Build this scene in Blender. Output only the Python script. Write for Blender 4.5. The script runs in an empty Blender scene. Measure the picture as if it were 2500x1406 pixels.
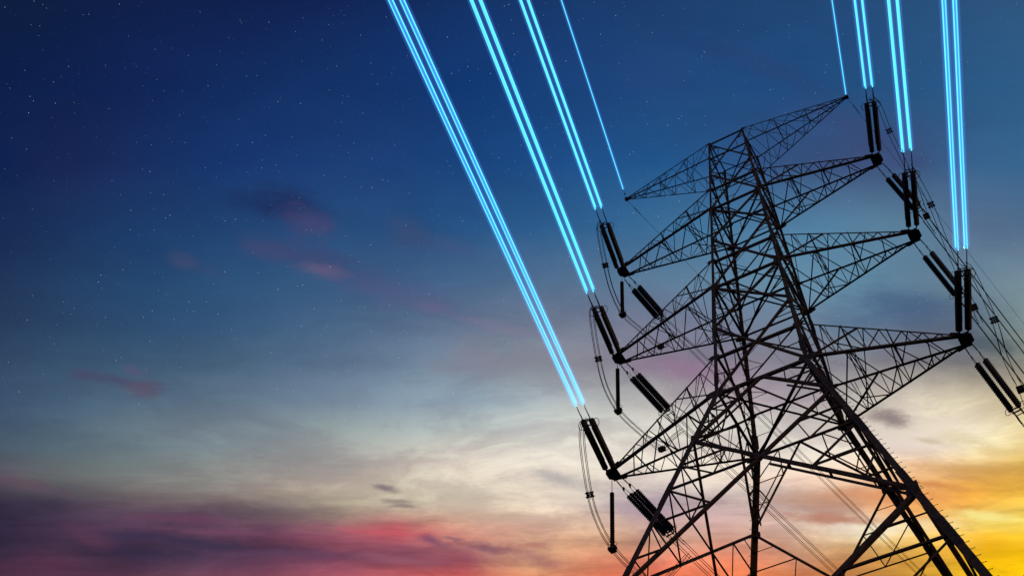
import bpy, bmesh, math, random
from mathutils import Vector, Matrix
V = Vector
random.seed(7)
sc = bpy.context.scene
COL = sc.collection

# ------------------------------------------------------------------ helpers
class MB:
    """collects raw geometry, then links it as ONE mesh object"""
    def __init__(s): s.v = []; s.f = []
    def add(s, vs, fs):
        n = len(s.v); s.v += [tuple(p) for p in vs]; s.f += [tuple(i + n for i in q) for q in fs]
    def angle(s, a, b, w, d1, d2, t=None):
        """rolled steel angle (L section) from a to b, flanges along d1 and d2"""
        a, b = V(a), V(b); ax = (b - a).normalized()
        d1 = V(d1); d1 = (d1 - ax * d1.dot(ax))
        if d1.length < 1e-4: d1 = ax.orthogonal()
        d1.normalize()
        d2 = V(d2); d2 = d2 - ax * d2.dot(ax) - d1 * d2.dot(d1)
        if d2.length < 1e-4: d2 = ax.cross(d1)
        d2.normalize(); t = t or max(.006, w * .1)
        pr = [(0, 0), (w, 0), (w, t), (t, t), (t, w), (0, w)]
        vs = [a + d1 * x + d2 * y for x, y in pr] + [b + d1 * x + d2 * y for x, y in pr]
        fs = [(i, (i + 1) % 6, (i + 1) % 6 + 6, i + 6) for i in range(6)]
        fs += [(3, 2, 1, 0), (5, 4, 3, 0), (6, 7, 8, 9), (6, 9, 10, 11)]
        s.add(vs, fs)
    def box(s, c, sx, sy, sz, X=(1, 0, 0), Y=(0, 1, 0), Z=(0, 0, 1)):
        c, X, Y, Z = V(c), V(X), V(Y), V(Z)
        vs = [c + X * sx * i + Y * sy * j + Z * sz * k for i in (-.5, .5) for j in (-.5, .5) for k in (-.5, .5)]
        s.add(vs, [(0, 1, 3, 2), (4, 6, 7, 5), (0, 4, 5, 1), (2, 3, 7, 6), (0, 2, 6, 4), (1, 5, 7, 3)])
    def bar(s, a, b, w, h, up=(0, 0, 1)):
        a, b = V(a), V(b); X = b - a; L = X.length; X.normalize(); Z = V(up) - X * X.dot(V(up))
        if Z.length < 1e-4: Z = X.orthogonal()
        Z.normalize(); s.box((a + b) / 2, L, w, h, X, Z.cross(X), Z)
    def prism(s, poly, z0, z1):
        n = len(poly); vs = [(x, y, z0) for x, y in poly] + [(x, y, z1) for x, y in poly]
        s.add(vs, [tuple(reversed(range(n))), tuple(range(n, 2 * n))] + [(i, (i + 1) % n, (i + 1) % n + n, i + n) for i in range(n)])
    def plate(s, pts, nrm, t):
        nrm = V(nrm).normalized(); n = len(pts); vs = [V(p) - nrm * t / 2 for p in pts] + [V(p) + nrm * t / 2 for p in pts]
        s.add(vs, [tuple(reversed(range(n))), tuple(range(n, 2 * n))] + [(i, (i + 1) % n, (i + 1) % n + n, i + n) for i in range(n)])
    def tube(s, pts, r, n=8, closed=False):
        pts = [V(p) for p in pts]; m = len(pts); T = []
        for i in range(m):
            if closed: t = pts[(i + 1) % m] - pts[i - 1]
            else: t = pts[min(i + 1, m - 1)] - pts[max(i - 1, 0)]
            T.append(t.normalized())
        N = T[0].orthogonal().normalized(); vs = []; fs = []
        for i in range(m):
            N = (N - T[i] * N.dot(T[i])).normalized(); B = T[i].cross(N)
            rr = r[i] if isinstance(r, (list, tuple)) else r
            for k in range(n):
                a = 2 * math.pi * k / n; vs.append(pts[i] + (N * math.cos(a) + B * math.sin(a)) * rr)
        for i in range(m if closed else m - 1):
            j = (i + 1) % m
            for k in range(n): fs.append((i * n + k, i * n + (k + 1) % n, j * n + (k + 1) % n, j * n + k))
        if not closed: fs += [tuple(reversed(range(n))), tuple((m - 1) * n + k for k in range(n))]
        s.add(vs, fs)
    def lathe(s, prof, n, O=(0, 0, 0), X=(1, 0, 0)):
        """profile of (distance along X, radius)"""
        O, X = V(O), V(X).normalized(); N = X.orthogonal().normalized(); B = X.cross(N); vs = []; fs = []
        for d, r in prof:
            for k in range(n):
                a = 2 * math.pi * k / n; vs.append(O + X * d + (N * math.cos(a) + B * math.sin(a)) * r)
        m = len(prof)
        for i in range(m - 1):
            for k in range(n): fs.append((i * n + k, i * n + (k + 1) % n, (i + 1) * n + (k + 1) % n, (i + 1) * n + k))
        fs += [tuple(reversed(range(n))), tuple((m - 1) * n + k for k in range(n))]
        s.add(vs, fs)
    def build(s, name, mat, parent=None, smooth=False):
        me = bpy.data.meshes.new(name); me.from_pydata(s.v, [], s.f); me.materials.append(mat)
        bm = bmesh.new(); bm.from_mesh(me); bmesh.ops.recalc_face_normals(bm, faces=bm.faces); bm.to_mesh(me); bm.free()
        if smooth:
            for p in me.polygons: p.use_smooth = True
        o = bpy.data.objects.new(name, me); COL.objects.link(o)
        if parent: o.parent = parent
        return o

def thing(name, label, cat, loc=(0, 0, 0), group=None):
    o = bpy.data.objects.new(name, None); COL.objects.link(o); o.location = loc; o.empty_display_size = .3
    tag(o, label, cat, group); return o
def tag(o, label, cat, group=None):
    o['label'] = label; o['category'] = cat
    if group: o['group'] = group
    return o

def s2l(c):
    f = lambda x: x / 12.92 if x <= .04045 else ((x + .055) / 1.055) ** 2.4
    return tuple(f(x / 255) for x in c) + (1,)

# ------------------------------------------------------------------ materials
def new_mat(name):
    m = bpy.data.materials.new(name); m.use_nodes = True; return m, m.node_tree, m.node_tree.nodes['Principled BSDF']
def rough_mat(name, c1, c2, rough, metal, scale, bump=.15):
    m, t, b = new_mat(name); N = t.nodes.new; L = t.links.new
    tc = N('ShaderNodeTexCoord'); no = N('ShaderNodeTexNoise'); no.inputs['Scale'].default_value = scale; no.inputs['Detail'].default_value = 6
    L(tc.outputs['Object'], no.inputs['Vector']); cr = N('ShaderNodeValToRGB'); L(no.outputs['Fac'], cr.inputs['Fac'])
    cr.color_ramp.elements[0].position = .35; cr.color_ramp.elements[0].color = c1 + (1,)
    cr.color_ramp.elements[1].position = .68; cr.color_ramp.elements[1].color = c2 + (1,)
    L(cr.outputs['Color'], b.inputs['Base Color']); b.inputs['Roughness'].default_value = rough; b.inputs['Metallic'].default_value = metal; b.inputs['Specular IOR Level'].default_value = .22
    bp = N('ShaderNodeBump'); bp.inputs['Strength'].default_value = bump; bp.inputs['Distance'].default_value = .01
    L(no.outputs['Fac'], bp.inputs['Height']); L(bp.outputs['Normal'], b.inputs['Normal']); return m
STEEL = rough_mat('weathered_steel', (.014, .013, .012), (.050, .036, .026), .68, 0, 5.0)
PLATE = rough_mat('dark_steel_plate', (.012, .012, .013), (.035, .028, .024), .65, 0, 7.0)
GLAZE = rough_mat('dark_glazed_porcelain', (.006, .006, .007), (.012, .010, .010), .5, 0, 3.0, .02)
ALU = rough_mat('dull_aluminium_wire', (.020, .022, .026), (.040, .042, .048), .6, 0, 30.0, .02)
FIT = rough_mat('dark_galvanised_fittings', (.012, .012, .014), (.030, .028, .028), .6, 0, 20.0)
CONC = rough_mat('concrete', (.22, .21, .20), (.32, .31, .29), .9, 0, 3.0)
SOIL = rough_mat('grassy_soil', (.020, .030, .012), (.06, .07, .025), .95, 0, .25)

def glow_surface(name, col, strength):
    m = bpy.data.materials.new(name); m.use_nodes = True; t = m.node_tree; t.nodes.clear()
    o = t.nodes.new('ShaderNodeOutputMaterial'); e = t.nodes.new('ShaderNodeEmission')
    e.inputs['Color'].default_value = col + (1,); e.inputs['Strength'].default_value = strength
    t.links.new(e.outputs[0], o.inputs['Surface']); m.cycles.emission_sampling = 'NONE'; return m
def glow_volume(name, col, strength):
    m = bpy.data.materials.new(name); m.use_nodes = True; t = m.node_tree; t.nodes.clear()
    o = t.nodes.new('ShaderNodeOutputMaterial'); e = t.nodes.new('ShaderNodeEmission')
    e.inputs['Color'].default_value = col + (1,); e.inputs['Strength'].default_value = strength
    t.links.new(e.outputs[0], o.inputs['Volume']); m.cycles.emission_sampling = 'NONE'; return m
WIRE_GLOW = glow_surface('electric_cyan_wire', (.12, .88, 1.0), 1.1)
HALO_IN = glow_volume('blue_glow_halo_inner', (.05, .36, 1.0), 2.4)  # emissive volumes added round the wires to imitate their halo of light
HALO_OUT = glow_volume('blue_glow_halo_outer', (.09, .28, 1.0), .62)
# measured layout (metres): A attachment, E string end, T point on the front span, B/BE/BT the same for the span behind, J jumper way points, JI jumper insulator
GEO = {
 'L1': {'A': [-8.124, -0.287, 64.318], 'E': [-7.175, -4.238, 63.153], 'T': [-3.558, -19.442, 59.68], 'B': [-8.111, 0.416, 64.318], 'BE': [-7.669, 4.33, 64.623], 'BT': [-1.839, 36.368, 67.064], 'J': [[-7.507, -4.3, 62.748], [-7.716, -3.1, 60.67], [-8.113, -1.5, 60.337], [-8.305, 0.3, 60.403], [-7.849, 1.6, 60.133], [-7.276, 3.0, 59.819], [-7.183, 4.2, 61.834]], 'JI': [-8.397, 0.315, 64.318]},
 'L2': {'A': [-8.448, -0.384, 55.851], 'E': [-7.539, -4.381, 54.695], 'T': [-3.031, -23.328, 50.18], 'B': [-8.437, 0.377, 55.851], 'BE': [-7.706, 4.421, 55.563], 'BT': [-4.575, 21.626, 56.632], 'J': [[-7.858, -4.35, 54.197], [-8.129, -3.1, 52.121], [-8.526, -1.5, 51.679], [-8.675, 0.3, 51.741], [-8.164, 1.5, 51.184], [-7.531, 2.9, 50.831], [-7.592, 4.2, 52.897]], 'JI': [-8.738, 0.241, 55.851]},
 'L3': {'A': [-8.868, -0.426, 46.711], 'E': [-7.934, -4.506, 45.622], 'T': [-2.447, -27.568, 39.803], 'B': [-8.785, 0.356, 46.711], 'BE': [-7.959, 4.489, 46.165], 'BT': [-7.353, 7.818, 46.056], 'J': [[-8.31, -4.3, 44.649], [-8.691, -2.8, 42.646], [-8.963, -1.3, 42.102], [-9.065, 0.3, 42.033], [-8.694, 1.3, 41.591], [-8.224, 2.8, 41.465], [-7.926, 4.0, 43.146]], 'JI': [-9.155, 0.274, 46.711]},
 'R1': {'A': [8.164, -0.404, 64.318], 'E': [9.121, -4.112, 63.375], 'T': [10.702, -10.24, 62.519], 'B': [8.124, 0.329, 64.318], 'BE': [9.006, 4.179, 64.327], 'BT': [11.156, 15.993, 63.402], 'J': [[9.446, -3.6, 63.337], [9.389, -2.6, 62.283], [9.425, -0.8, 61.929], [9.411, 1.6, 62.404], [9.272, 3.8, 62.816]]},
 'R2': {'A': [8.541, -0.477, 55.851], 'E': [9.542, -4.252, 54.944], 'T': [11.944, -13.559, 53.402], 'B': [8.468, 0.264, 55.851], 'BE': [9.281, 4.26, 55.429], 'BT': [10.397, 10.393, 54.486], 'J': [[9.775, -3.6, 55.112], [9.845, -2.4, 54.329], [9.733, -0.6, 52.815], [9.683, 1.8, 53.006], [9.677, 3.8, 53.548]]},
 'R3': {'A': [8.931, -0.469, 46.711], 'E': [9.984, -4.307, 45.848], 'T': [13.327, -17.258, 43.243], 'B': [8.876, 0.319, 46.711], 'BE': [9.622, 4.49, 46.102], 'BT': [9.7, 4.919, 45.925], 'J': [[10.323, -3.6, 46.327], [10.322, -2.2, 44.658], [10.117, -0.4, 44.452], [10.105, 1.5, 45.209], [10.128, 3.6, 46.498]]},
 'EL': {'A': [-7.773, 0.045, 72.972], 'T': [-4.129, -15.27, 69.885], 'BT': [-4.13, 20.067, 74.424]},
 'ER': {'A': [7.744, -0.046, 72.972], 'T': [9.382, -6.392, 72.937], 'BT': [11.963, 23.14, 74.214]},
}
SKY_EL = [41.6, 42.2, 42.7, 43.2, 43.7, 44.2, 44.7, 45.2, 45.7, 46.2, 46.8, 47.5, 48.3, 49.2, 50.5, 52.2, 54, 56, 58.5, 61.5, 65, 69.5]
SKY_TAB = {
 -23: [(79, 45, 64), (75, 44, 64), (66, 42, 64), (55, 39, 61), (45, 37, 59), (40, 36, 58), (41, 37, 59), (45, 40, 62), (54, 47, 68), (69, 60, 78), (91, 79, 91), (90, 92, 104), (77, 95, 111), (68, 89, 111), (60, 82, 111), (50, 73, 102), (40, 61, 93), (32, 52, 88), (24, 45, 85), (13, 35, 82), (13, 31, 73), (13, 28, 62)],
 -20: [(90, 52, 71), (85, 51, 72), (82, 51, 73), (86, 52, 75), (70, 48, 71), (63, 47, 69), (64, 47, 70), (61, 49, 70), (68, 59, 77), (86, 84, 92), (106, 110, 110), (103, 114, 118), (89, 109, 120), (81, 103, 121), (70, 95, 120), (56, 82, 110), (43, 69, 103), (35, 61, 98), (27, 51, 93), (26, 39, 84), (15, 34, 79), (14, 30, 66)],
 -17: [(102, 60, 78), (96, 59, 79), (86, 57, 79), (72, 53, 76), (57, 49, 72), (70, 52, 76), (80, 56, 79), (85, 64, 83), (103, 91, 97), (119, 116, 114), (125, 129, 127), (116, 129, 130), (105, 122, 130), (99, 117, 130), (83, 108, 129), (62, 89, 117), (47, 79, 114), (37, 71, 111), (29, 59, 104), (25, 45, 94), (17, 37, 86), (15, 31, 71)],
 -14: [(119, 69, 86), (113, 69, 88), (100, 66, 88), (76, 56, 80), (68, 53, 77), (83, 61, 83), (85, 61, 83), (87, 66, 85), (121, 108, 109), (135, 130, 127), (139, 140, 136), (135, 141, 140), (122, 136, 143), (114, 130, 141), (95, 118, 138), (70, 97, 124), (53, 87, 123), (42, 79, 120), (32, 65, 112), (22, 50, 103), (18, 41, 91), (16, 32, 76)],
 -11: [(138, 74, 89), (129, 73, 91), (112, 68, 90), (94, 63, 86), (99, 64, 87), (104, 65, 87), (106, 75, 92), (120, 105, 109), (151, 138, 131), (165, 153, 142), (154, 149, 143), (144, 145, 144), (138, 147, 150), (128, 143, 151), (105, 125, 145), (80, 105, 132), (62, 94, 129), (48, 85, 125), (36, 71, 118), (24, 55, 109), (19, 45, 96), (17, 34, 81)],
 -8: [(164, 81, 90), (155, 79, 92), (139, 75, 93), (130, 74, 94), (139, 77, 96), (142, 80, 97), (141, 96, 103), (150, 133, 122), (178, 167, 147), (192, 179, 160), (181, 172, 161), (166, 164, 159), (158, 163, 161), (146, 159, 161), (115, 134, 153), (91, 113, 139), (73, 101, 134), (55, 90, 130), (39, 76, 123), (27, 60, 114), (20, 49, 101), (18, 37, 86)],
 -5: [(198, 92, 91), (193, 92, 94), (177, 91, 99), (145, 86, 103), (154, 87, 104), (183, 91, 102), (196, 101, 104), (207, 169, 151), (215, 205, 178), (216, 207, 182), (210, 200, 181), (196, 188, 176), (183, 184, 176), (161, 172, 173), (128, 147, 163), (103, 124, 146), (87, 110, 140), (64, 96, 135), (40, 80, 129), (28, 65, 120), (19, 53, 108), (18, 41, 92)],
 -2: [(226, 108, 92), (223, 106, 95), (200, 98, 98), (162, 91, 104), (179, 113, 114), (209, 141, 125), (218, 165, 143), (222, 197, 170), (226, 213, 186), (227, 217, 194), (228, 217, 197), (227, 216, 200), (209, 205, 194), (176, 186, 183), (140, 159, 172), (118, 134, 151), (101, 119, 145), (72, 104, 141), (41, 85, 135), (27, 69, 126), (18, 57, 114), (20, 47, 97)],
 1: [(240, 134, 100), (238, 145, 109), (231, 165, 123), (223, 171, 132), (222, 172, 139), (223, 175, 146), (221, 184, 158), (223, 200, 176), (226, 210, 189), (228, 214, 196), (230, 218, 202), (229, 220, 205), (218, 214, 202), (193, 197, 192), (157, 170, 176), (131, 141, 151), (112, 125, 147), (81, 112, 146), (45, 93, 141), (28, 74, 132), (22, 61, 117), (22, 52, 102)],
 4: [(247, 132, 93), (245, 134, 98), (238, 137, 102), (236, 154, 116), (236, 176, 137), (232, 184, 148), (223, 187, 160), (211, 187, 170), (202, 186, 177), (208, 196, 186), (222, 211, 198), (229, 220, 206), (224, 219, 206), (206, 206, 197), (169, 173, 174), (137, 137, 148), (117, 125, 146), (88, 119, 150), (52, 102, 148), (31, 81, 137), (28, 66, 119), (25, 58, 107)],
 7: [(254, 130, 86), (254, 130, 91), (250, 132, 100), (237, 142, 114), (223, 155, 131), (211, 164, 145), (201, 164, 154), (187, 160, 160), (179, 161, 166), (196, 182, 181), (220, 208, 198), (232, 221, 207), (226, 220, 206), (210, 207, 197), (173, 168, 169), (135, 128, 144), (116, 122, 145), (94, 125, 154), (62, 112, 154), (35, 87, 141), (33, 69, 120), (28, 62, 110)],
 10: [(249, 135, 79), (248, 135, 83), (243, 135, 91), (231, 137, 103), (217, 147, 122), (207, 156, 139), (200, 161, 152), (196, 166, 163), (201, 178, 174), (217, 198, 187), (231, 215, 198), (226, 214, 199), (221, 214, 201), (209, 205, 195), (172, 159, 165), (133, 126, 141), (112, 123, 146), (98, 132, 158), (73, 120, 158), (45, 87, 137), (32, 72, 122), (30, 66, 112)],
 13: [(237, 144, 77), (232, 143, 83), (223, 143, 96), (212, 153, 117), (214, 167, 135), (220, 183, 156), (216, 187, 166), (199, 172, 158), (188, 163, 153), (209, 180, 164), (232, 204, 184), (233, 217, 202), (227, 220, 208), (210, 205, 196), (168, 157, 165), (130, 128, 140), (107, 126, 147), (99, 137, 162), (80, 126, 160), (56, 83, 128), (31, 74, 124), (33, 69, 115)],
 15.5: [(233, 159, 72), (229, 159, 81), (225, 159, 88), (224, 161, 91), (222, 179, 117), (235, 215, 172), (253, 242, 216), (223, 191, 164), (198, 148, 118), (210, 163, 132), (227, 190, 160), (237, 213, 188), (240, 230, 212), (230, 224, 207), (189, 184, 176), (132, 132, 141), (98, 124, 147), (96, 136, 161), (87, 129, 159), (62, 80, 122), (34, 78, 125), (36, 72, 118)],
 18: [(237, 176, 52), (234, 177, 59), (232, 177, 64), (233, 174, 65), (235, 181, 81), (238, 196, 113), (239, 195, 127), (229, 169, 104), (222, 156, 93), (222, 160, 101), (226, 174, 123), (230, 191, 152), (249, 237, 218), (248, 238, 215), (228, 217, 197), (129, 128, 134), (86, 106, 133), (96, 129, 153), (91, 127, 153), (57, 83, 123), (38, 83, 128), (39, 76, 120)],
 20.5: [(244, 190, 23), (244, 193, 21), (243, 192, 18), (239, 182, 19), (234, 174, 26), (236, 184, 54), (245, 211, 104), (245, 206, 109), (235, 177, 80), (229, 163, 68), (222, 165, 80), (221, 185, 124), (243, 231, 193), (248, 237, 206), (216, 204, 175), (116, 115, 118), (93, 109, 127), (103, 129, 148), (87, 115, 144), (53, 93, 134), (42, 87, 131), (43, 80, 121)],
 23: [(247, 196, 11), (247, 198, 10), (246, 197, 9), (242, 191, 11), (238, 187, 21), (240, 196, 48), (245, 213, 85), (246, 216, 96), (240, 201, 83), (233, 184, 67), (223, 173, 63), (216, 175, 80), (220, 191, 112), (226, 208, 149), (192, 173, 136), (138, 140, 126), (123, 144, 142), (113, 136, 148), (81, 106, 138), (54, 100, 140), (45, 90, 132), (46, 84, 122)],
}
CLOUDS = [
 (-10.6, 59.48, 0.5607, -0.0823, -0.1781, -1.2318, (30, 40, 83), 0.75),
 (-9.58, 58.72, 0.7384, -0.1983, -0.4327, -1.5744, (82, 70, 111), 0.55),
 (-12.25, 59.58, 0.9083, -0.0119, 0.0, -1.7448, (26, 40, 85), 0.4),
 (-9.22, 57.13, 0.3004, -0.0848, -0.4307, -1.4742, (64, 68, 111), 0.7),
 (-8.75, 56.61, 0.8737, -0.1522, -0.5135, -2.8522, (114, 96, 125), 0.55),
 (-11.54, 57.55, 0.8826, -0.1852, -0.5628, -2.5492, (74, 72, 113), 0.4),
 (-14.99, 56.96, 1.1635, -0.4004, -0.8662, -2.2247, (74, 78, 113), 0.6),
 (-14.0, 56.52, 0.8879, -0.2263, -0.793, -2.7969, (60, 74, 113), 0.35),
 (-4.78, 58.15, 0.8218, -0.2998, -0.5608, -1.5317, (60, 76, 115), 0.7),
 (-2.68, 57.55, 0.818, -0.2983, -0.8932, -2.4507, (70, 82, 127), 0.4),
 (-4.78, 55.33, 0.3355, -0.0952, -0.3608, -1.2538, (86, 90, 131), 0.5),
 (-3.83, 54.79, 0.8635, -0.1198, -0.4551, -3.2285, (108, 102, 137), 0.45),
 (-10.42, 52.49, 0.4322, -0.1075, -0.4632, -1.6906, (78, 102, 133), 0.25),
 (-17.85, 51.35, 0.5309, -0.0992, -0.8577, -3.4289, (72, 74, 104), 0.85),
 (-16.71, 50.87, 1.0685, -0.332, -0.884, -2.2667, (92, 82, 106), 0.7),
 (-17.12, 51.77, 1.6494, -0.8383, -1.7854, -2.874, (92, 84, 118), 0.5),
 (-0.0, 53.83, 0.3955, -0.0698, -0.6475, -3.6718, (124, 120, 147), 0.55),
 (-1.15, 52.3, 0.4731, -0.0408, -0.0991, -1.1343, (136, 126, 145), 0.45),
 (-3.63, 52.11, 1.048, 0.0044, 0.0, -2.6181, (126, 122, 141), 0.35),
 (2.87, 52.49, 0.3253, -0.0467, -0.2438, -1.7265, (136, 132, 147), 0.35),
 (-5.66, 46.49, 1.3719, -0.2706, -1.5829, -7.5049, (128, 114, 120), 0.9),
 (-5.0, 45.84, 1.4657, -0.1853, -1.236, -8.8864, (150, 132, 126), 0.8),
 (-4.62, 45.59, 1.3264, -0.0981, -0.9285, -10.7335, (140, 122, 120), 0.8),
 (2.08, 46.84, 0.8625, -0.1903, -0.5502, -2.611, (160, 156, 158), 0.7),
 (3.22, 46.62, 0.6412, -0.1793, -0.5287, -1.9838, (186, 178, 174), 0.5),
 (-3.57, 44.11, 1.1048, -0.3508, -1.1794, -3.7091, (122, 76, 102), 0.85),
 (-2.63, 44.21, 1.7699, -0.1411, -0.9292, -10.8287, (128, 96, 110), 0.8),
 (-1.03, 43.69, 0.8351, -0.2096, -0.8606, -3.5318, (122, 80, 100), 0.8),
 (0.28, 43.43, 0.5711, -0.1682, -0.9205, -3.2825, (158, 100, 104), 0.7),
 (0.75, 43.71, 1.0665, -0.003, -0.0, -7.7872, (176, 112, 104), 0.7),
 (16.94, 49.63, 0.9205, -0.1472, -0.4012, -2.5998, (132, 116, 116), 0.85),
 (17.99, 55.08, 0.3839, -0.0633, -0.2418, -1.221, (54, 82, 125), 0.55),
 (15.7, 54.41, 0.6303, -0.0045, 0.0, -1.7392, (70, 94, 133), 0.4),
 (18.55, 48.74, 0.9705, -0.1596, -0.9093, -5.7893, (200, 184, 158), 0.7),
 (20.08, 48.78, 0.9836, -0.1932, -0.8672, -4.3083, (222, 206, 168), 0.6),
 (21.39, 48.31, 0.87, -0.1055, -0.3807, -3.7571, (216, 186, 120), 0.5),
 (14.92, 44.98, 0.4411, -0.0504, -0.2507, -3.358, (184, 122, 98), 0.8),
 (13.72, 45.97, 0.4716, -0.019, 0.0, -2.6864, (200, 150, 120), 0.5),
 (15.33, 46.34, 0.6362, -0.0271, -0.0, -3.8279, (204, 140, 104), 0.6),
 (18.96, 46.43, 0.5412, -0.0703, -0.5208, -5.3078, (206, 132, 72), 0.75),
 (17.4, 45.97, 0.3926, -0.0385, -0.193, -3.3429, (222, 140, 86), 0.5),
 (21.06, 45.09, 0.6832, -0.0645, -0.179, -4.4859, (252, 240, 150), 0.7),
 (16.98, 44.48, 0.4194, 0.0038, 0.2285, -3.019, (250, 240, 205), 0.6),
 (20.51, 47.18, 0.4337, -0.0622, -0.3192, -2.6367, (214, 160, 78), 0.4),
 (-15.05, 44.06, 0.2238, -0.0032, -0.3008, -4.1899, (52, 47, 76), 0.7),
 (-16.75, 43.47, 0.4776, -0.0183, -0.5019, -4.5581, (56, 44, 70), 0.6),
 (-12.77, 44.46, 0.2905, 0.0027, -0.2753, -7.7522, (118, 72, 98), 0.6),
 (-18.75, 44.21, 0.8936, -0.3248, -1.136, -2.3134, (104, 60, 84), 0.4),
 (-11.29, 43.56, 0.3431, -0.0034, -0.2398, -4.553, (88, 60, 88), 0.5),
 (-14.21, 44.94, 0.3485, -0.0016, -0.2923, -5.4108, (110, 62, 88), 0.45),
 (-5.63, 44.5, 0.4109, -0.0138, -0.3111, -6.0209, (212, 88, 100), 0.45),
 (-9.1, 43.29, 0.3392, -0.0119, -0.2711, -3.908, (96, 64, 92), 0.5),
 (-5.04, 43.2, 0.4874, -0.0164, -0.2811, -5.4716, (150, 92, 112), 0.5),
 (-21.56, 46.77, 0.6652, -0.0456, -0.526, -3.3384, (96, 74, 92), 0.6),
 (-19.48, 46.69, 1.4294, -0.2731, -3.0632, -10.4832, (92, 90, 98), 0.7),
 (5.83, 45.41, 0.4871, -0.0521, -0.1174, -1.3421, (140, 116, 150), 0.5),
 (10.66, 46.34, 0.4594, -0.0141, -0.0, -2.0625, (206, 196, 190), 0.4),
 (8.55, 51.82, 0.3578, -0.0345, -0.1566, -1.7386, (150, 116, 146), 0.55),
 (12.25, 51.92, 0.3943, -0.0255, -0.1316, -2.3761, (150, 140, 154), 0.4),
 (21.45, 52.97, 0.7483, -0.1277, -0.4061, -1.9723, (58, 78, 93), 0.7),
 (12.1, 65.62, 0.2254, -0.0806, -0.6179, -1.4806, (46, 64, 111), 0.35),
 (15.94, 62.81, 0.2977, -0.1384, -0.6739, -1.1839, (58, 70, 115), 0.5),
 (20.18, 59.2, 0.3459, -0.1704, -0.7494, -1.1405, (74, 84, 125), 0.22),
 (8.4, 67.1, 0.3417, -0.1145, -0.6227, -1.7127, (28, 60, 111), 0.3),
 (-19.93, 62.05, 0.3813, -0.0846, -0.243, -1.0235, (20, 38, 83), 0.5),
 (-17.11, 57.67, 0.3417, -0.0807, -0.4544, -1.6854, (26, 58, 105), 0.3),
]
# ------------------------------------------------------------------ lattice tower (square body, base on the ground at the origin)
Z = {'0': 72.864, '1': 70.82, 'm1': 68.755, '2': 66.759, '3': 64.406, 'm2': 60.931, '4': 58.578, '5': 55.973, 'm3': 52.269,
     '6': 49.726, '7': 46.864, '8': 43.086, '9': 33.259, '10': 16.6, 'g': 0.25}
def hw(z):
    if z <= Z['7']: return 2.3225 + .2605 * (Z['7'] - z)
    return 1.211 + (2.3225 - 1.211) * (Z['0'] - z) / (Z['0'] - Z['7'])
def corner(z, sx, sy): return V((sx * hw(z), sy * hw(z), z))
FACES = {'near': lambda u, z: V((u * hw(z), -hw(z), z)), 'far': lambda u, z: V((-u * hw(z), hw(z), z)),
         'left': lambda u, z: V((-hw(z), -u * hw(z), z)), 'right': lambda u, z: V((hw(z), u * hw(z), z))}
INW = {'near': V((0, 1, 0)), 'far': V((0, -1, 0)), 'left': V((1, 0, 0)), 'right': V((-1, 0, 0))}

tower = thing('transmission_tower', 'tall dark steel lattice transmission tower with stacked tapering crossarms carrying all the insulators', 'pylon')

class Face:
    """bracing of one panel of one face; each member sits a few mm behind the last so that no two flanges share a plane"""
    def __init__(s, f): s.f = f; s.m = MB(); s.k = 0
    def mem(s, a, b, w, dy=0):
        F, n = FACES[s.f], INW[s.f]; s.k += 1
        off = n * (.032 + .005 * (s.k % 9) + dy)
        A, B = F(*a) + off, F(*b) + off
        ax = (B - A).normalized(); d1 = ax.cross(n)
        if d1.z < 0: d1 = -d1
        s.m.angle(A - d1 * w * .5, B - d1 * w * .5, w, d1, n)
    def done(s, parent): s.m.build('bracing_panel', STEEL, parent)

def lerp(a, b, t): return tuple(x + (y - x) * t for x, y in zip(a, b))
def on_diag(z0, z1, t, s=1):
    """point at fraction t of the diagonal running from corner u=s at z0 to corner u=-s at z1 (straight in space)"""
    x = s * hw(z0) + (-s * hw(z1) - s * hw(z0)) * t; z = z0 + (z1 - z0) * t
    return (x / hw(z), z)
def tcross(z0, z1): return hw(z0) / (hw(z0) + hw(z1))

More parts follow.
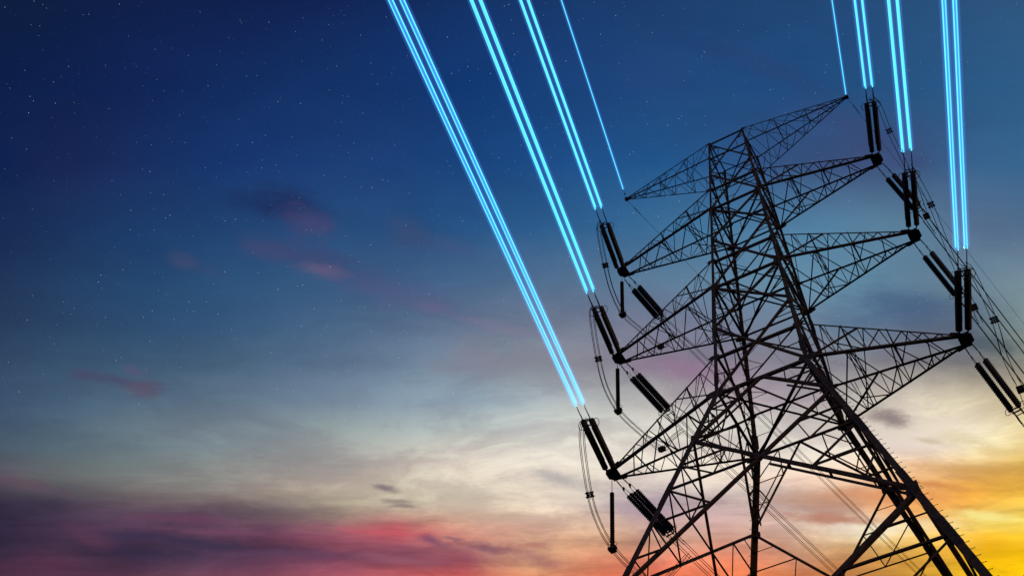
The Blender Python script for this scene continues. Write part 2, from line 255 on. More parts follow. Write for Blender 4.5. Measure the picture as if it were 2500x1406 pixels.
for f in FACES:
    # ---- upper body: six crossed panels
    for z0, z1, zc, wd, wh in (('0', 'm1', '1', .07, .08), ('m1', '3', '2', .09, .115), ('3', 'm2', None, .10, .12),
                               ('m2', '5', '4', .105, .13), ('5', 'm3', None, .11, .13), ('m3', '7', '6', .115, .14)):
        a, b = Z[z0], Z[z1]; P = Face(f)
        P.mem((1, a), (-1, b), wd); P.mem((-1, a), (1, b), wd, .012)
        if zc: P.mem((-1, Z[zc]), (1, Z[zc]), wh, .03)
        if z0 in ('0', '3', '5'): P.mem((-1, a), (1, a), wh if z0 != '0' else .085, .02)
        tc = tcross(a, b)
        for s in (-1, 1):
            q = on_diag(a, b, tc * .5, s); r = on_diag(a, b, tc + (1 - tc) * .5, -s)
            P.mem(q, (s, q[1]), .036); P.mem(r, (s, r[1]), .036)
            zm = on_diag(a, b, tc, s)[1]
            if zc: P.mem((s * .52, Z[zc]), r if z0 != '0' else q, .036)
            else: P.mem(q, (s, zm), .04); P.mem(r, (s, zm), .04)
            P.mem((s, (q[1] + a) / 2), q, .04)
        P.done(tower)
    # ---- waist: K panel hanging from the middle of the lowest body horizontal
    P = Face(f); a, b = Z['7'], Z['8']
    P.mem((-1, a), (1, a), .15, .03)
    for s in (-1, 1):
        K = lambda z: (s * hw(b) * (a - z) / (a - b) / hw(z), z)
        P.mem((0, a), (s, b), .13); P.mem(K(45.6), K(b + .2), .07, .36)
        P.mem((s * .48, a), (s, 45.5), .07); P.mem((s * .48, a), K(45.5), .06); P.mem((s, 45.5), K(44.4), .07)
        P.mem((s, 45.5), K(45.5), .06); P.mem((s, 44.4), K(44.4), .05)
    P.done(tower)
    # ---- flared legs: three big crossed panels with redundants
    for z0, z1, wd, dbl in (('8', '9', .135, True), ('9', '10', .18, False), ('10', 'g', .22, False)):
        a, b = Z[z0], Z[z1]; P = Face(f); tc = tcross(a, b); zc = a + (b - a) * tc
        for s in (-1, 1):
            P.mem((s, a), (-s, b), wd, .0 if s > 0 else .015)
            D = lambda t, q=s: on_diag(a, b, t, q); E = lambda t, q=s: on_diag(a, b, t, -q)
            if dbl and s < 0 and f in ('near', 'far'):
                P.mem(D(tc + .02), D(.97), wd * .6, .45)
                for t in (tc + .12, tc + .3, .85):
                    F, n = FACES[f], INW[f]; p = F(*D(t)); P.m.bar(p + n * .06, p + n * .46, .10, .012, (0, 0, 1))
            q1 = D(tc * .52); c = (0, zc); h = .075 if z0 == '8' else .09
            P.mem(q1, (s, q1[1]), h); P.mem(c, (s, zc), h * 1.15)
            q2 = (s * .5, zc); P.mem(q1, q2, .05); P.mem(q2, (s, q1[1]), .06)
            q3 = E(tc + (1 - tc) * .36); q4 = E(tc + (1 - tc) * .7)
            P.mem(q3, (s, zc), h); P.mem(q3, (s, q3[1]), h); P.mem((s, q3[1]), q4, .06); P.mem(q4, (s, q4[1]), h * .9)
            P.mem((s, (a + q1[1]) / 2), D(tc * .26), .045)
        P.done(tower)

# ---- plan bracing seen from below
for k, w in (('1', .06), ('3', .09), ('4', .07), ('5', .10), ('7', .12)):
    z = Z[k]; h = hw(z) - .06; m = MB()
    m.angle((-h, -h, z - .12), (h, h, z - .12), w, (0, 0, 1), (1, -1, 0)); m.angle((-h, h, z - .15), (h, -h, z - .15), w, (0, 0, 1), (1, 1, 0))
    m.build('plan_bracing', STEEL, tower)

# ---- four legs, each with its splice plates; two of them carry step bolts
bolt_me = None
for sx, sy in ((-1, -1), (1, -1), (-1, 1), (1, 1)):
    m = MB(); seq = [('0', .12), ('3', .15), ('5', .18), ('7', .25), ('9', .29), ('g', .30)]
    for (k0, w), (k1, _) in zip(seq, seq[1:]):
        m.angle(corner(Z[k0], sx, sy), corner(Z[k1], sx, sy), w, (-sx, 0, 0), (0, -sy, 0), w * .11)
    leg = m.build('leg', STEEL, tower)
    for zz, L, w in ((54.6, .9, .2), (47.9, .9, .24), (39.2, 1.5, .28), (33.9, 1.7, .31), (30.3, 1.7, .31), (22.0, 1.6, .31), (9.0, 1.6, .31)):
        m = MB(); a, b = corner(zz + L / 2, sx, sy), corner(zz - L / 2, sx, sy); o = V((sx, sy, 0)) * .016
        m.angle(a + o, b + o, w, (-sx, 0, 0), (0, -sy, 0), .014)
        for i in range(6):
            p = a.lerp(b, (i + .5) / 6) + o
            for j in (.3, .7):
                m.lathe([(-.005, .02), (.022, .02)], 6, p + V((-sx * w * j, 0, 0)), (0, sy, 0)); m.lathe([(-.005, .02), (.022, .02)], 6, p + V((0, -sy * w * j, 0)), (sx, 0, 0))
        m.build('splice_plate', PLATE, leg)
    if sx * sy < 0:
        if bolt_me is None:
            q = MB(); q.lathe([(0, .011), (.15, .011), (.15, .02), (.165, .02)], 6); o = q.build('step_bolt', FIT, leg); bolt_me = o.data; bpy.data.objects.remove(o)
        z = 24.0; i = 0
        while z < 64:
            c = corner(z, sx, sy); o = bpy.data.objects.new('step_bolt', bolt_me); COL.objects.link(o); o.parent = leg
            o.location = c + V((0, -sy * .1, 0)); o.rotation_euler = (0, 0, 0 if sx > 0 else math.pi)
            z += .42; i += 1
    m = MB(); c = corner(.25, sx, sy); m.box((c.x, c.y, .0), 1.2, 1.2, .7); m.box((c.x, c.y, .36), .8, .8, .06); m.build('concrete_footing', CONC, tower)

# ---- gusset plates where the arms meet the legs (on the near and far faces)
for k, r in (('0', .12), ('1', .13), ('2', .17), ('3', .26), ('4', .2), ('5', .3), ('6', .23), ('7', .36), ('8', .32), ('9', .42)):
    for sx in (-1, 1):
        for sy in (-1, 1):
            c = corner(Z[k], sx, sy) + V((-sx * r * .2, -sy * .02, -r * .1)); m = MB()
            if int(k) >= 8: pts = [(-.2, .9), (.25, 1), (.35, -.6), (-.1, -1), (-.9, -.7), (-.9, .1)]
            else: pts = [(-1, .5), (-.5, .75), (.9, .6), (1.5, .25), (1.5, -.2), (.7, -.6), (-.4, -.8), (-1, -.3)]
            m.plate([c + V((sx * x * r, 0, y * r)) for x, y in pts], (0, 1, 0), .016)
            for bx, by in ((-.5, .1), (0, .3), (.45, .1), (0, -.3)):
                m.lathe([(-.02, .022), (.02, .022)], 6, c + V((sx * bx * r, 0, by * r)), (0, 1, 0))
            m.build('gusset_plate', PLATE, tower)

# ---- arms
TIPZ = [72.972, 64.318, 55.851, 46.711]; REACH = [7.755, 8.216, 8.608, 9.012]
def arm(i, s):
    kt, kb = (('0', '1'), ('2', '3'), ('4', '5'), ('6', '7'))[i]; r, tz = REACH[i], TIPZ[i]; e = i == 0
    roots = {('t', -1): corner(Z[kt], s, -1), ('t', 1): corner(Z[kt], s, 1), ('b', -1): corner(Z[kb], s, -1), ('b', 1): corner(Z[kb], s, 1)}
    ends = {}
    for (l, y) in roots:
        if e: ends[(l, y)] = V((s * (r - .1), y * .07, tz + (.06 if l == 't' else -.06)))
        else: ends[(l, y)] = V((s * (r - .36), -.42 if y < 0 else .30, tz + (.10 if l == 't' else -.02)))
    P = lambda l, y, t: roots[(l, y)].lerp(ends[(l, y)], t)
    wt, wb, wl = (.052, .06, .029) if e else ((.075, .115, .042) if i < 3 else (.085, .13, .046))
    m = MB()
    for (l, y) in roots:
        m.angle(P(l, y, -.01), P(l, y, 1), wt if l == 't' else wb, (0, -y, 0), (0, 0, -1 if l == 't' else 1))
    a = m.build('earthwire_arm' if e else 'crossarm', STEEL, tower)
    k = [0]
    def mem(m, A, B, w, n):
        k[0] += 1; A, B = V(A), V(B); n = V(n); ax = (B - A).normalized(); d1 = ax.cross(n).normalized()
        o = n * (.012 + .004 * (k[0] % 8)); m.angle(A + o - d1 * w * .5, B + o - d1 * w * .5, w, d1, n)
    for y in (-1, 1):                                              # the two side faces
        m = MB(); n = (0, -y, 0)
        if e:
            bt = [0, .18, .36, .53, .69, .83, .94]; tt = [.09, .27, .45, .61, .76, .89]
            for j in range(6): mem(m, P('b', y, bt[j]), P('t', y, tt[j]), wl, n); mem(m, P('t', y, tt[j]), P('b', y, bt[j + 1]), wl, n)
            for j in (1, 3): mem(m, P('b', y, bt[j]), P('t', y, bt[j]), wl * .8, n)
        else:
            bt = [.2, .4, .56, .7, .82, .92]; tt = [.27, .52, .66, .79, .89]
            mem(m, P('t', y, 0), P('b', y, .2), wl * 1.1, n)
            for j in range(5): mem(m, P('b', y, bt[j]), P('t', y, tt[j]), wl, n); mem(m, P('t', y, tt[j]), P('b', y, bt[j + 1]), wl, n)
            mem(m, P('t', y, .14), P('b', y, .2), wl * .8, n); mem(m, P('t', y, .38), P('b', y, .4), wl * .9, n)
            A, B = P('b', y, 0), P('t', y, .38); mem(m, A, B, wl * 1.7, n); mem(m, (A + B) / 2, P('b', y, .4), wl * .9, n); mem(m, P('t', y, .17), (A + B) / 2, wl * .7, n)
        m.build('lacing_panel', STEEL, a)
    m = MB(); n = (0, 0, 1)                                        # underside
    if e: za, zb = [0, .2, .4, .58, .74, .88], [.1, .3, .5, .66, .82, .94]
    else: za, zb = [0, .27, .56, .8], [.25, .5, .76, .9]
    for j in range(len(za)):
        mem(m, P('b', -1, za[j]), P('b', 1, zb[j]), wl * 1.25, n)
        if j + 1 < len(za): mem(m, P('b', 1, zb[j]), P('b', -1, za[j + 1]), wl * 1.1, n)
    if not e:
        mem(m, P('b', -1, .27), P('b', 1, 0), wl * 1.3, n); mem(m, P('b', -1, .56), P('b', 1, .5), wl * 1.4, n)
        mem(m, P('b', -1, .27), P('b', 1, .25), wl, n); mem(m, P('b', -1, .8), P('b', 1, .76), wl * 1.2, n)
    m.build('lacing_panel', STEEL, a)
    m = MB(); n = (0, 0, -1)                                       # top side and cross frames
    za, zb = ([0, .25, .5, .72], [.12, .38, .62, .85]) if e else ([.14, .42, .7], [0, .27, .55, .85])
    for j in range(len(za)):
        mem(m, P('t', -1, za[j]), P('t', 1, zb[j]), wl, n)
        if j + 1 < len(zb): mem(m, P('t', -1, za[j]), P('t', 1, zb[j + 1]), wl, n)
    for t in ((.3, .6) if e else (.27, .56)):
        mem(m, P('b', -1, t), P('t', 1, t), wl, (s, 0, 0)); mem(m, P('t', -1, t), P('b', 1, t), wl, (s, 0, 0)); mem(m, P('t', -1, t), P('t', 1, t), wl, (s, 0, 0))
    m.build('lacing_panel', STEEL, a)
    m = MB()                                                       # end plate the insulators hang from
    if e: m.box((s * r, 0, tz), .2, .2, .22); m.box((s * (r - .02), 0, tz - .14), .08, .05, .1)
    else:
        poly = [(-.42, -.50), (-.29, -.56), (.24, -.31), (.25, .10), (.04, .28), (-.31, .37), (-.42, .30)]
        poly = [(s * (r - .03 + x * .93), y * .93) for x, y in poly]; m.prism(poly, tz - .05, tz + .05)
        for (l, y) in roots:
            A, B = P(l, y, .955), P(l, y, 1.0) + V((s * .1, 0, 0)); m.bar(A, B, wb * .95, .03 if l == 'b' else .06)
        m.box((s * (r - .1), -.40, tz), .45, .04, .16); m.box((s * (r - .14), .29, tz), .36, .04, .16)
    m.build('end_plate', PLATE, a)
for i in range(4):
    for s in (-1, 1): arm(i, s)
# ------------------------------------------------------------------ insulators, conductors, jumpers
def frame(X):
    X = V(X).normalized(); Y = V((0, 0, 1)).cross(X).normalized(); return X, Y, X.cross(Y)
def disc_profile(x0, n, pitch, R):
    p = [(x0 - .05, .018), (x0 - .02, .045)]
    for i in range(n):
        x = x0 + i * pitch
        p += [(x, .032), (x + pitch * .25, .04), (x + pitch * .38, R * .84), (x + pitch * .50, R), (x + pitch * .57, R * .97), (x + pitch * .6, .04), (x + pitch * .96, .032)]
    x = x0 + n * pitch; return p + [(x, .045), (x + .05, .018)]
def string_mesh(L, n, R):
    m = MB(); a = L[0]; b = L[1]; pitch = (b - a) / n; m.lathe(disc_profile(a, n, pitch, R), 14); return m
STR = {}
def tension_set(name, label, group, A, E, gap, lead, roll=0):
    """four parallel strings in a rectangle, from the arm plate at A to the yoke at E; local X runs along the strings"""
    A, E = V(A), V(E); L = (E - A).length; X, Y, Zd = frame(E - A)
    root = thing(name, label, 'insulator', A, group)
    root.matrix_world = Matrix.Translation(A) @ Matrix((X, Y, Zd)).transposed().to_4x4()
    key = (round(gap, 2), round(L, 2), abs(roll) > .2)
    for y in (-.2, .2):
        for z in (-.175, .175):
            g = gap + (.16 if z > 0 else 0)
            if (key, z > 0) not in STR:
                o = string_mesh((g, L - .32 + (.12 if z > 0 else 0)), 24, (.155 if abs(roll) > .2 else .138) if gap < .6 else .13).build('insulator_string', GLAZE, root, True); STR[(key, z > 0)] = o.data
            else:
                o = bpy.data.objects.new('insulator_string', STR[(key, z > 0)]); COL.objects.link(o); o.parent = root
            o.location = (0, y + z * roll, z)
        m = MB()                                                   # shackles, links and the upright divider plate at the arm end
        y *= 1.0
        m.tube([(0, y * .85, 0), (gap * .45, y, 0)], .016, 6)
        for j in range(5): m.box((gap * .45 * (j + .5) / 5, y * (.87 + .03 * j), 0), .055, .05, .05)
        m.plate([(gap * .45, y, 0), (gap * .62, y, .16), (gap * .7, y, .16), (gap * .7, y, -.16), (gap * .62, y, -.16)], (0, 1, 0), .02)
        for z in (-.14, .14):
            m.tube([(gap * .66, y, z), (gap + (.16 if z > 0 else 0), y + z * 1.2 * roll, z * 1.25)], .014, 6)
        m.build('link', FIT, root)
    m = MB(); x = L - .16                                          # yoke frame at the live end
    for z in (-.14, .14): m.bar((x, -.24, z), (x, .24, z), .07, .03)
    for y in (-.175, .175): m.bar((x + .05, y, -.17), (x + .05, y, .17), .06, .03, (0, 1, 0)); m.tube([(x - .25, y + .175 * roll, .175), (x, y, .14)], .018, 6); m.tube([(x - .25, y - .175 * roll, -.175), (x, y, -.14)], .018, 6)
    m.bar((x + .3, -.2, .0), (x + .3, .2, .0), .035, .03)
    m.build('yoke', FIT, root)
    for s in (-1, 1):                                              # grading rings
        m = MB(); m.tube([(x - .1 + .1 * math.cos(2 * math.pi * k / 20) * .4, s * .34 + .17 * math.cos(2 * math.pi * k / 20), .0 + .26 * math.sin(2 * math.pi * k / 20)) for k in range(20)], .014, 6, True)
        m.build('grading_ring', FIT, root)
    m = MB()
    for y in (-.18, .18):
        for z in (-.115, .115):
            m.tube([(x + .02, y, z), (x + .2, y + z * roll, z), (x + .45, y + z * roll, z), (x + .5, y + z * roll, z), (x + .62, y + z * roll, z), (x + lead, y + z * roll, z)], [.016, .016, .03, .03, .02, .017], 6)
    m.build('dead_end_clamp', FIT, root)
    return root

def span(E, d0, hdir, slope, S, c, n=26):
    """points along a span: horizontal heading hdir, starting slope, curvature c beyond 25 m"""
    pts = []
    for i in range(n + 1):
        t = S * (i / n) ** 1.5 + d0
        z = slope * t + (c * (t - 25) ** 2 if t > 25 else 0)
        pts.append(V(E) + V((hdir[0] * t, hdir[1] * t, z)))
    return pts
def bundle(name, label, group, E, hdir, slope, S, c, glow, d0, roll=0):
    hd = V((hdir[0], hdir[1], 0)).normalized(); lat = V((hd.y, -hd.x, 0)); X = (hd + V((0, 0, slope))).normalized(); up = lat.cross(X); up = up if up.z > 0 else -up
    pts = span(E, d0, hd, slope, S, c)
    root = thing(name, label, 'power line', pts[0], group)
    off = root.location.copy()
    for y in (-.18, .18):
        for z in (-.115, .115):
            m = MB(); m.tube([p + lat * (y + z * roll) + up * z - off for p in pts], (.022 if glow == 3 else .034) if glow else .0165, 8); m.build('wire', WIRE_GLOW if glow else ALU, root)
        if glow:
            for nm, r, mt in (('glow_halo', .085 if glow == 1 else .1, HALO_IN), ('outer_glow_halo', .18, HALO_OUT)):  # added glow shells, inner and outer, around each wire pair
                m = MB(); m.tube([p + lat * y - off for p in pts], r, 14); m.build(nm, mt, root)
    return root
def catmull(P, n=8):
    P = [V(p) for p in P]; P = [P[0] * 2 - P[1]] + P + [P[-1] * 2 - P[-2]]; out = []
    for i in range(1, len(P) - 2):
        for k in range(n):
            t = k / n; a, b, c, d = P[i - 1:i + 3]
            out.append(.5 * (2 * b + (c - a) * t + (2 * a - 5 * b + 4 * c - d) * t * t + (3 * b - a - 3 * c + d) * t ** 3))
    return out + [P[-2]]
def jumper(label, P, spacers, group):
    pts = catmull(P); root = thing('jumper_loop', label, 'jumper cable', pts[0], group); off = root.location.copy()
    def nrm(i):
        t = (pts[min(i + 1, len(pts) - 1)] - pts[max(i - 1, 0)]).normalized(); x = V((1, 0, 0)); x = (x - t * x.dot(t)).normalized(); return t, x, t.cross(x)
    for a in (-.105, .105):
        for b in (-.085, .085):
            m = MB(); q = []
            for i, p in enumerate(pts):
                t, x, y = nrm(i); q.append(p + x * a + y * b - off)
            m.tube(q, .0155, 6); m.build('wire', ALU, root)
    for kind, idx in spacers:
        i = min(int(idx * 8), len(pts) - 1); t, x, y = nrm(i); c = pts[i] - off; m = MB()
        for e in (-.09, .09):
            for a in (-1, 1):
                m.bar(c + t * e + x * .15 * a - y * .13, c + t * e + x * .15 * a + y * .13, .05, .06, t); m.bar(c + t * e - x * .15 + y * .11 * a, c + t * e + x * .15 + y * .11 * a, .05, .06, t)
        for a in (-.105, .105):
            for b in (-.085, .085): m.box(c + x * a + y * b, .28, .06, .06, t, x, y)
        if kind == 'round':
            m.lathe([(-.08, .08), (-.05, .15), (.05, .15), (.08, .08)], 10, c, t)
        else:
            m.box(c, .06, .2, .06, t, x, y); m.tube([c - t * .2, c + t * .2], .014, 6)
        m.build('spacer', FIT, root)
    return root

ARMN = {1: 'upper', 2: 'middle', 3: 'lowest'}; SIDE = {'L': 'left', 'R': 'right'}
for key in ('L1', 'L2', 'L3', 'R1', 'R2', 'R3'):
    g = GEO[key]; s, i = key[0], int(key[1]); A, E, T = V(g['A']), V(g['E']), V(g['T']); B, BE, BT = V(g['B']), V(g['BE']), V(g['BT'])
    d0 = 1.0 if key == 'R1' else 1.35; roll = {'L1': -.1, 'L2': -.12, 'L3': -.26, 'R1': .05, 'R2': .12, 'R3': .25}[key]
    nm = f"{ARMN[i]} {SIDE[s]} crossarm"
    tension_set('tension_insulator', f'four dark ribbed insulator strings between the {nm} and its glowing cyan wires', 'tension insulator sets facing the glowing span', A, E, .42, d0 + .02, roll)
    tension_set('tension_insulator', f'four dark ribbed insulator strings sloping down to the right behind the {nm}', 'tension insulator sets facing the unlit span', B, BE, .95, .9)
    hd = T - E; sl = hd.z / math.hypot(hd.x, hd.y)
    bundle('conductor_bundle', f'four glowing cyan wires rising from the insulators of the {nm}', 'glowing conductor bundles', E, hd, sl, 130, .0016, 3 if key[1] == '3' else 1, d0, roll)
    hb = BT - BE; sb = hb.z / math.hypot(hb.x, hb.y); sb = {'R1': -.06, 'R2': -.09, 'R3': -.1}.get(key, sb)
    bundle('conductor_bundle', f'four thin dark wires running away behind the {nm}', 'dark conductor bundles', BE, (math.sin(.18), math.cos(.18)), sb, 260, .0003, 0, .7)
    J = [V(p) for p in g['J']]; u = (E - A).normalized(); w = (BE - B).normalized()
    if s == 'L':
        P = [E + u * .3 + V((-.04, 0, -.04)), J[0]] + J[1:6] + [J[6], BE + w * 1.3 + V((0, 0, -.25))]
        jumper(f'looping dark jumper wires hanging in front of and under the {nm}', P, (('square', 2), ('round', 6)), 'jumper loops')
        jt = V(g['JI']); jb = J[3]; L = (jt - jb).length
        root = thing('suspension_insulator', f'single slim dark insulator string hanging straight down from the {nm}', 'insulator', jt, 'jumper support insulators')
        root.matrix_world = Matrix.Translation(jt) @ Matrix.Rotation(math.pi / 2, 4, 'Y')
        string_mesh((.42 if i < 3 else .85, L - .3), 27, .115).build('insulator_string', GLAZE, root, True)
        m = MB(); m.tube([(-.02, 0, 0), (.45 if i < 3 else .88, 0, 0)], .016, 6); m.build('link', FIT, root)
        m = MB(); m.box((L - .12, 0, 0), .14, .2, .42); m.box((L - .02, 0, 0), .1, .34, .3); m.tube([(L - .35, 0, 0), (L - .1, 0, 0)], .02, 6); m.build('clamp', FIT, root)
        m = MB(); m.tube([(L - .42 + .06 * math.sin(6.28 * k / 16), .16 * math.cos(6.28 * k / 16), .24 * math.sin(6.28 * k / 16)) for k in range(16)], .012, 6, True); m.build('grading_ring', FIT, root)
    else:
        P = [E + u * .35 + V((.05, 0, -.05))] + J + [BE + w * 1.2 + V((.1, .3, -.5)), BE + w * 1.9]
        jumper(f'dark jumper wires sagging outside the {nm} with a square spacer', P, (('square', 2), ('round', 5)), 'jumper loops')

for s in 'LR':
    g = GEO['E' + s]; A, T, BT = V(g['A']), V(g['T']), V(g['BT'])
    hd = T - A; h = V((hd.x, hd.y, 0)).normalized(); sl = hd.z / math.hypot(hd.x, hd.y); d0 = .95 if s == 'L' else .14
    pts = span(A, d0, h, sl, 120, .0016); root = thing('earth_wire', f'single glowing cyan wire meeting the tip of the top {SIDE[s]} arm', 'power line', pts[0], 'glowing earth wires'); off = root.location.copy()
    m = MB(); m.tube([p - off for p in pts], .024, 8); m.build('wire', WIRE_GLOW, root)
    m = MB(); m.tube([p - off for p in pts], .06, 14); m.build('glow_halo', HALO_IN, root)
    m = MB(); m.tube([p - off for p in pts], .14, 14); m.build('outer_glow_halo', HALO_OUT, root)
    m = MB(); a = A - off; b = pts[0] - off; m.tube([a, a.lerp(b, .5), b], .012, 6); m.box(a.lerp(b, .55), .09, .06, .06); m.build('dead_end_clamp', FIT, root)
    hb = BT - A; h = V((hb.x, hb.y, 0)).normalized(); sb = hb.z / math.hypot(hb.x, hb.y)
    pts = span(A, .05, h, sb, 260, .0002); root = thing('earth_wire', f'single thin dark wire running away from the tip of the top {SIDE[s]} arm', 'power line', pts[0], 'dark earth wires'); off = root.location.copy()
    m = MB(); m.tube([p - off for p in pts], .011, 6); m.build('wire', ALU, root)
    m = MB(); d = (pts[6] - pts[0]).normalized(); m.tube([d * .7, d * .8, d * 1.5, d * 1.6], [.012, .03, .026, .012], 6); m.build('dead_end_clamp', FIT, root)
# ------------------------------------------------------------------ ground
m = MB(); n = 40; R = 1500
for j in range(n + 1):
    for i in range(n + 1):
        x = (i / n * 2 - 1); y = (j / n * 2 - 1); x, y = x * abs(x) * R, y * abs(y) * R; d = math.hypot(x, y)
        z = (math.sin(x * .011) + math.cos(y * .013 + 1)) * min(6, max(0, (d - 70) * .01)) - .02
        m.v.append((x, y, z))
for j in range(n):
    for i in range(n): m.f.append((j * (n + 1) + i, j * (n + 1) + i + 1, (j + 1) * (n + 1) + i + 1, (j + 1) * (n + 1) + i))
g = m.build('ground', SOIL, None, True); g['kind'] = 'structure'

# ------------------------------------------------------------------ dusk sky: bands about a near-horizontal axis, brighter toward the afterglow
W = bpy.data.worlds.new('World'); sc.world = W; W.use_nodes = True; T = W.node_tree; T.nodes.clear()
def N(t, **kw):
    n = T.nodes.new(t)
    for k, v in kw.items(): setattr(n, k, v)
    return n
def put(sock, v):
    if isinstance(v, bpy.types.NodeSocket): T.links.new(v, sock)
    else: sock.default_value = v
def math_(op, a, b=None, c=None):
    n = N('ShaderNodeMath', operation=op); put(n.inputs[0], a)
    if b is not None: put(n.inputs[1], b)
    if c is not None: put(n.inputs[2], c)
    return n.outputs[0]
def dot(a, b):
    n = N('ShaderNodeVectorMath', operation='DOT_PRODUCT'); put(n.inputs[0], a); put(n.inputs[1], b); return n.outputs['Value']
def vm(op, a, b):
    n = N('ShaderNodeVectorMath', operation=op); put(n.inputs[0], a); put(n.inputs[1], b); return n.outputs['Vector']
def noise(v, scale, detail=4, rough=.55, dim='3D'):
    n = N('ShaderNodeTexNoise', noise_dimensions=dim); put(n.inputs['Vector'], v); n.inputs['Scale'].default_value = scale
    n.inputs['Detail'].default_value = detail; n.inputs['Roughness'].default_value = rough; return n
def rng(v, a, b, c=0, d=1, smooth=False):
    n = N('ShaderNodeMapRange', interpolation_type='SMOOTHSTEP' if smooth else 'LINEAR'); put(n.inputs[0], v)
    for i, x in enumerate((a, b, c, d)): n.inputs[i + 1].default_value = x
    n.clamp = True; return n.outputs[0]
def mix(f, a, b, mode='MIX'):
    n = N('ShaderNodeMix', data_type='RGBA', blend_type=mode); put(n.inputs[0], f); put(n.inputs[6], a); put(n.inputs[7], b); return n.outputs[2]
def comb(x, y, z=0.0):
    n = N('ShaderNodeCombineXYZ'); put(n.inputs[0], x); put(n.inputs[1], y); put(n.inputs[2], z); return n.outputs[0]

D = N('ShaderNodeTexCoord').outputs['Generated']
AX, FH, UP = (.85972, .50694, .06242), (-.50793, .86140, 0), (-.05377, -.03170, .99805)
u = math_('MULTIPLY', math_('ARCSINE', dot(D, AX)), 57.29578)
v = math_('MULTIPLY', math_('ARCTAN2', dot(D, UP), dot(D, FH)), 57.29578)
# cloud warp: long streaks along the bands plus finer curls
streak = noise(comb(math_('MULTIPLY', u, .055), math_('MULTIPLY', v, .42)), 1.0, 5, .6)
curl = noise(comb(math_('MULTIPLY', u, .16), math_('MULTIPLY', v, .30), 3.7), 1.0, 5, .6)
sv = N('ShaderNodeSeparateColor'); T.links.new(streak.outputs['Color'], sv.inputs[0])
cv = N('ShaderNodeSeparateColor'); T.links.new(curl.outputs['Color'], cv.inputs[0])
low = rng(v, 55, 44, .25, 1.0)
dv = math_('MULTIPLY', math_('MULTIPLY_ADD', sv.outputs[0], 1.0, -.5), low)
dv = math_('ADD', dv, math_('MULTIPLY', math_('MULTIPLY_ADD', cv.outputs[0], .7, -.35), low))
vb = math_('ADD', v, dv); ub = math_('ADD', u, math_('MULTIPLY_ADD', cv.outputs[1], 2.0, -1.0))
V0, V1 = 30.0, 76.0
fac = rng(vb, V0, V1)
def ramp(cols):
    n = N('ShaderNodeValToRGB'); put(n.inputs[0], fac); cr = n.color_ramp; cr.interpolation = 'EASE' if False else 'LINEAR'
    st = [(V0, tuple(.55 * x for x in cols[0]))] + list(zip(SKY_EL, cols)) + [(V1, tuple(.93 * x for x in cols[-1]))]
    while len(cr.elements) < len(st): cr.elements.new(.5)
    for e, (p, c) in zip(cr.elements, st): e.position = (p - V0) / (V1 - V0); e.color = s2l(c)
    return n.outputs[0]
cols = sorted(SKY_TAB); base = ramp(SKY_TAB[cols[0]])
for a, b in zip(cols, cols[1:]): base = mix(rng(ub, a, b, smooth=False), base, ramp(SKY_TAB[b]))
# faint large-scale mottling
mott = noise(comb(math_('MULTIPLY', u, .07), math_('MULTIPLY', v, .11), 9.1), 1.0, 6, .62)
wisp = noise(comb(math_('MULTIPLY', u, .10), math_('MULTIPLY', vb, .95), 1.3), 1.0, 9, .68)
gain = math_('MULTIPLY', rng(mott.outputs['Fac'], .3, .7, .88, 1.12), math_('ADD', 1.0, math_('MULTIPLY', math_('MULTIPLY_ADD', wisp.outputs['Fac'], 1.35, -.68), rng(v, 48.3, 45.0))))
sky = mix(1.0, base, comb(gain, gain, gain), 'MULTIPLY')
# broken cloud texture: mauve-grey shaded parts and paler gaps, strongest low in the sky
cw = noise(comb(math_('MULTIPLY', u, .09), math_('MULTIPLY', v, .2), 21.0), 1.0, 3, .5)
cs = N('ShaderNodeSeparateColor'); T.links.new(cw.outputs['Color'], cs.inputs[0])
lump = noise(comb(math_('ADD', math_('MULTIPLY', u, .15), math_('MULTIPLY', cs.outputs[0], 1.6)), math_('ADD', math_('MULTIPLY', v, .42), math_('MULTIPLY', cs.outputs[1], 1.6)), 2.2), 1.0, 10, .68)
shade = mix(rng(lump.outputs['Fac'], .39, .60, 0, 1, True), (.82, .77, .82, 1), (1.13, 1.13, 1.11, 1))
sky = mix(math_('MULTIPLY', rng(v, 57, 47, .15, .95), rng(u, -18, 0, .55, 1.0)), sky, mix(1.0, sky, shade, 'MULTIPLY'))
# individual clouds
wu = math_('ADD', u, math_('MULTIPLY_ADD', cv.outputs[1], 2.2, -1.1)); wv = math_('ADD', v, math_('MULTIPLY_ADD', cv.outputs[2], 1.2, -.6))
fine = noise(comb(math_('MULTIPLY', u, .55), math_('MULTIPLY', v, 1.1), 5.5), 1.0, 9, .7)
edge = math_('MULTIPLY_ADD', fine.outputs['Fac'], 2.6, -1.3)
puv = comb(wu, wv)
for (cu, cvv, a, b, c, d, colr, op) in CLOUDS:
    q = vm('SUBTRACT', puv, (cu, cvv, 0)); r2 = comb(dot(q, (a, b, 0)), dot(q, (c, d, 0)))
    ln = N('ShaderNodeVectorMath', operation='LENGTH'); put(ln.inputs[0], r2)
    msk = rng(math_('ADD', ln.outputs['Value'], edge), 1.5, .1, 0, op * (.85 if cvv > 52 else 1), True)
    sky = mix(msk, sky, s2l(colr))
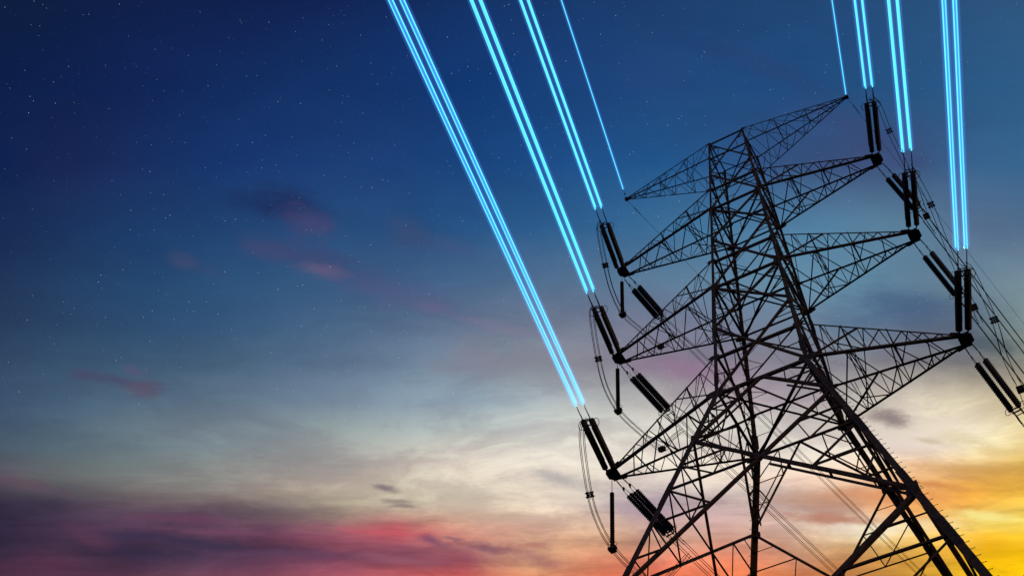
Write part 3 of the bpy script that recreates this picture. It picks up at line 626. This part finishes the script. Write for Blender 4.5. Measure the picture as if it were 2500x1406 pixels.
# stars: small points on the celestial sphere, fading toward the afterglow
vor = N('ShaderNodeTexVoronoi', feature='F1', distance='EUCLIDEAN'); put(vor.inputs['Vector'], D); vor.inputs['Scale'].default_value = 300
sp = N('ShaderNodeSeparateColor'); T.links.new(vor.outputs['Color'], sp.inputs[0])
br = math_('POWER', sp.outputs[0], 6.0)
pt = math_('MULTIPLY', rng(vor.outputs['Distance'], .10, .03, 0, 1, True), math_('MULTIPLY_ADD', br, 0.75, .045))
fade = math_('MULTIPLY', rng(v, 45.5, 52.5, 0, 1, True), rng(u, 23, 6, .35, 1))
star = math_('MULTIPLY', pt, fade)
sky = mix(1.0, sky, comb(math_('MULTIPLY', star, .9), math_('MULTIPLY', star, .95), star), 'ADD')
# away from the cloud banks the dusk sky settles to a plain gradient from a warm horizon to deep blue
el = N('ShaderNodeSeparateXYZ'); put(el.inputs[0], D)
dn = N('ShaderNodeValToRGB'); put(dn.inputs[0], el.outputs[2]); cr = dn.color_ramp
st = [(0, (150, 92, 70)), (.08, (196, 128, 92)), (.2, (150, 112, 116)), (.38, (84, 96, 132)), (.62, (34, 66, 118)), (1, (14, 34, 82))]
while len(cr.elements) < len(st): cr.elements.new(.5)
for e, (q, c) in zip(cr.elements, st): e.position = q; e.color = s2l(c)
sky = mix(rng(dot(D, (-.3309, .4595, .8243)), .57, .862, 0, 1, True), dn.outputs[0], sky)
# the part of the sphere below the horizon
hz = N('ShaderNodeSeparateXYZ'); put(hz.inputs[0], D)
sky = mix(rng(hz.outputs[2], -.02, .03), s2l((20, 18, 22)), sky)
bg = N('ShaderNodeBackground'); put(bg.inputs['Color'], sky); bg.inputs['Strength'].default_value = 1.0
ow = N('ShaderNodeOutputWorld'); T.links.new(bg.outputs[0], ow.inputs['Surface'])

# ------------------------------------------------------------------ last sun, low on the right beyond the frame
sl = bpy.data.lights.new('sun', 'SUN'); sl.energy = .7; sl.angle = math.radians(1.0); sl.color = (1.0, .56, .27)
so = bpy.data.objects.new('sun', sl); COL.objects.link(so)
sd = V((.80, -.58, .12)).normalized(); so.rotation_euler = sd.to_track_quat('Z', 'Y').to_euler(); so.location = sd * 200

# ------------------------------------------------------------------ camera
cd = bpy.data.cameras.new('camera'); cam = bpy.data.objects.new('camera', cd); COL.objects.link(cam); sc.camera = cam
yaw, pit, rol = -.62399639, .96915923, .1105042
fw = V((math.sin(yaw) * math.cos(pit), math.cos(yaw) * math.cos(pit), math.sin(pit))); rt = V((math.cos(yaw), -math.sin(yaw), 0)); up = rt.cross(fw)
rx = math.cos(rol) * rt + math.sin(rol) * up; uy = -math.sin(rol) * rt + math.cos(rol) * up
cam.matrix_world = Matrix.Translation((10.43122, -37.1965, 1.6)) @ Matrix((rx, uy, -fw)).transposed().to_4x4()
cd.sensor_fit = 'HORIZONTAL'; cd.sensor_width = 36; cd.lens = 2987.1635 / 2500 * 36; cd.clip_start = .1; cd.clip_end = 5000

sc.view_settings.view_transform = 'Standard'; sc.view_settings.look = 'None'; sc.view_settings.gamma = 1; sc.view_settings.exposure = 0
sc.cycles.transparent_max_bounces = 64; W.cycles.sampling_method = 'MANUAL'; W.cycles.sample_map_resolution = 128; sc.cycles.max_bounces = 3; sc.cycles.use_denoising = True
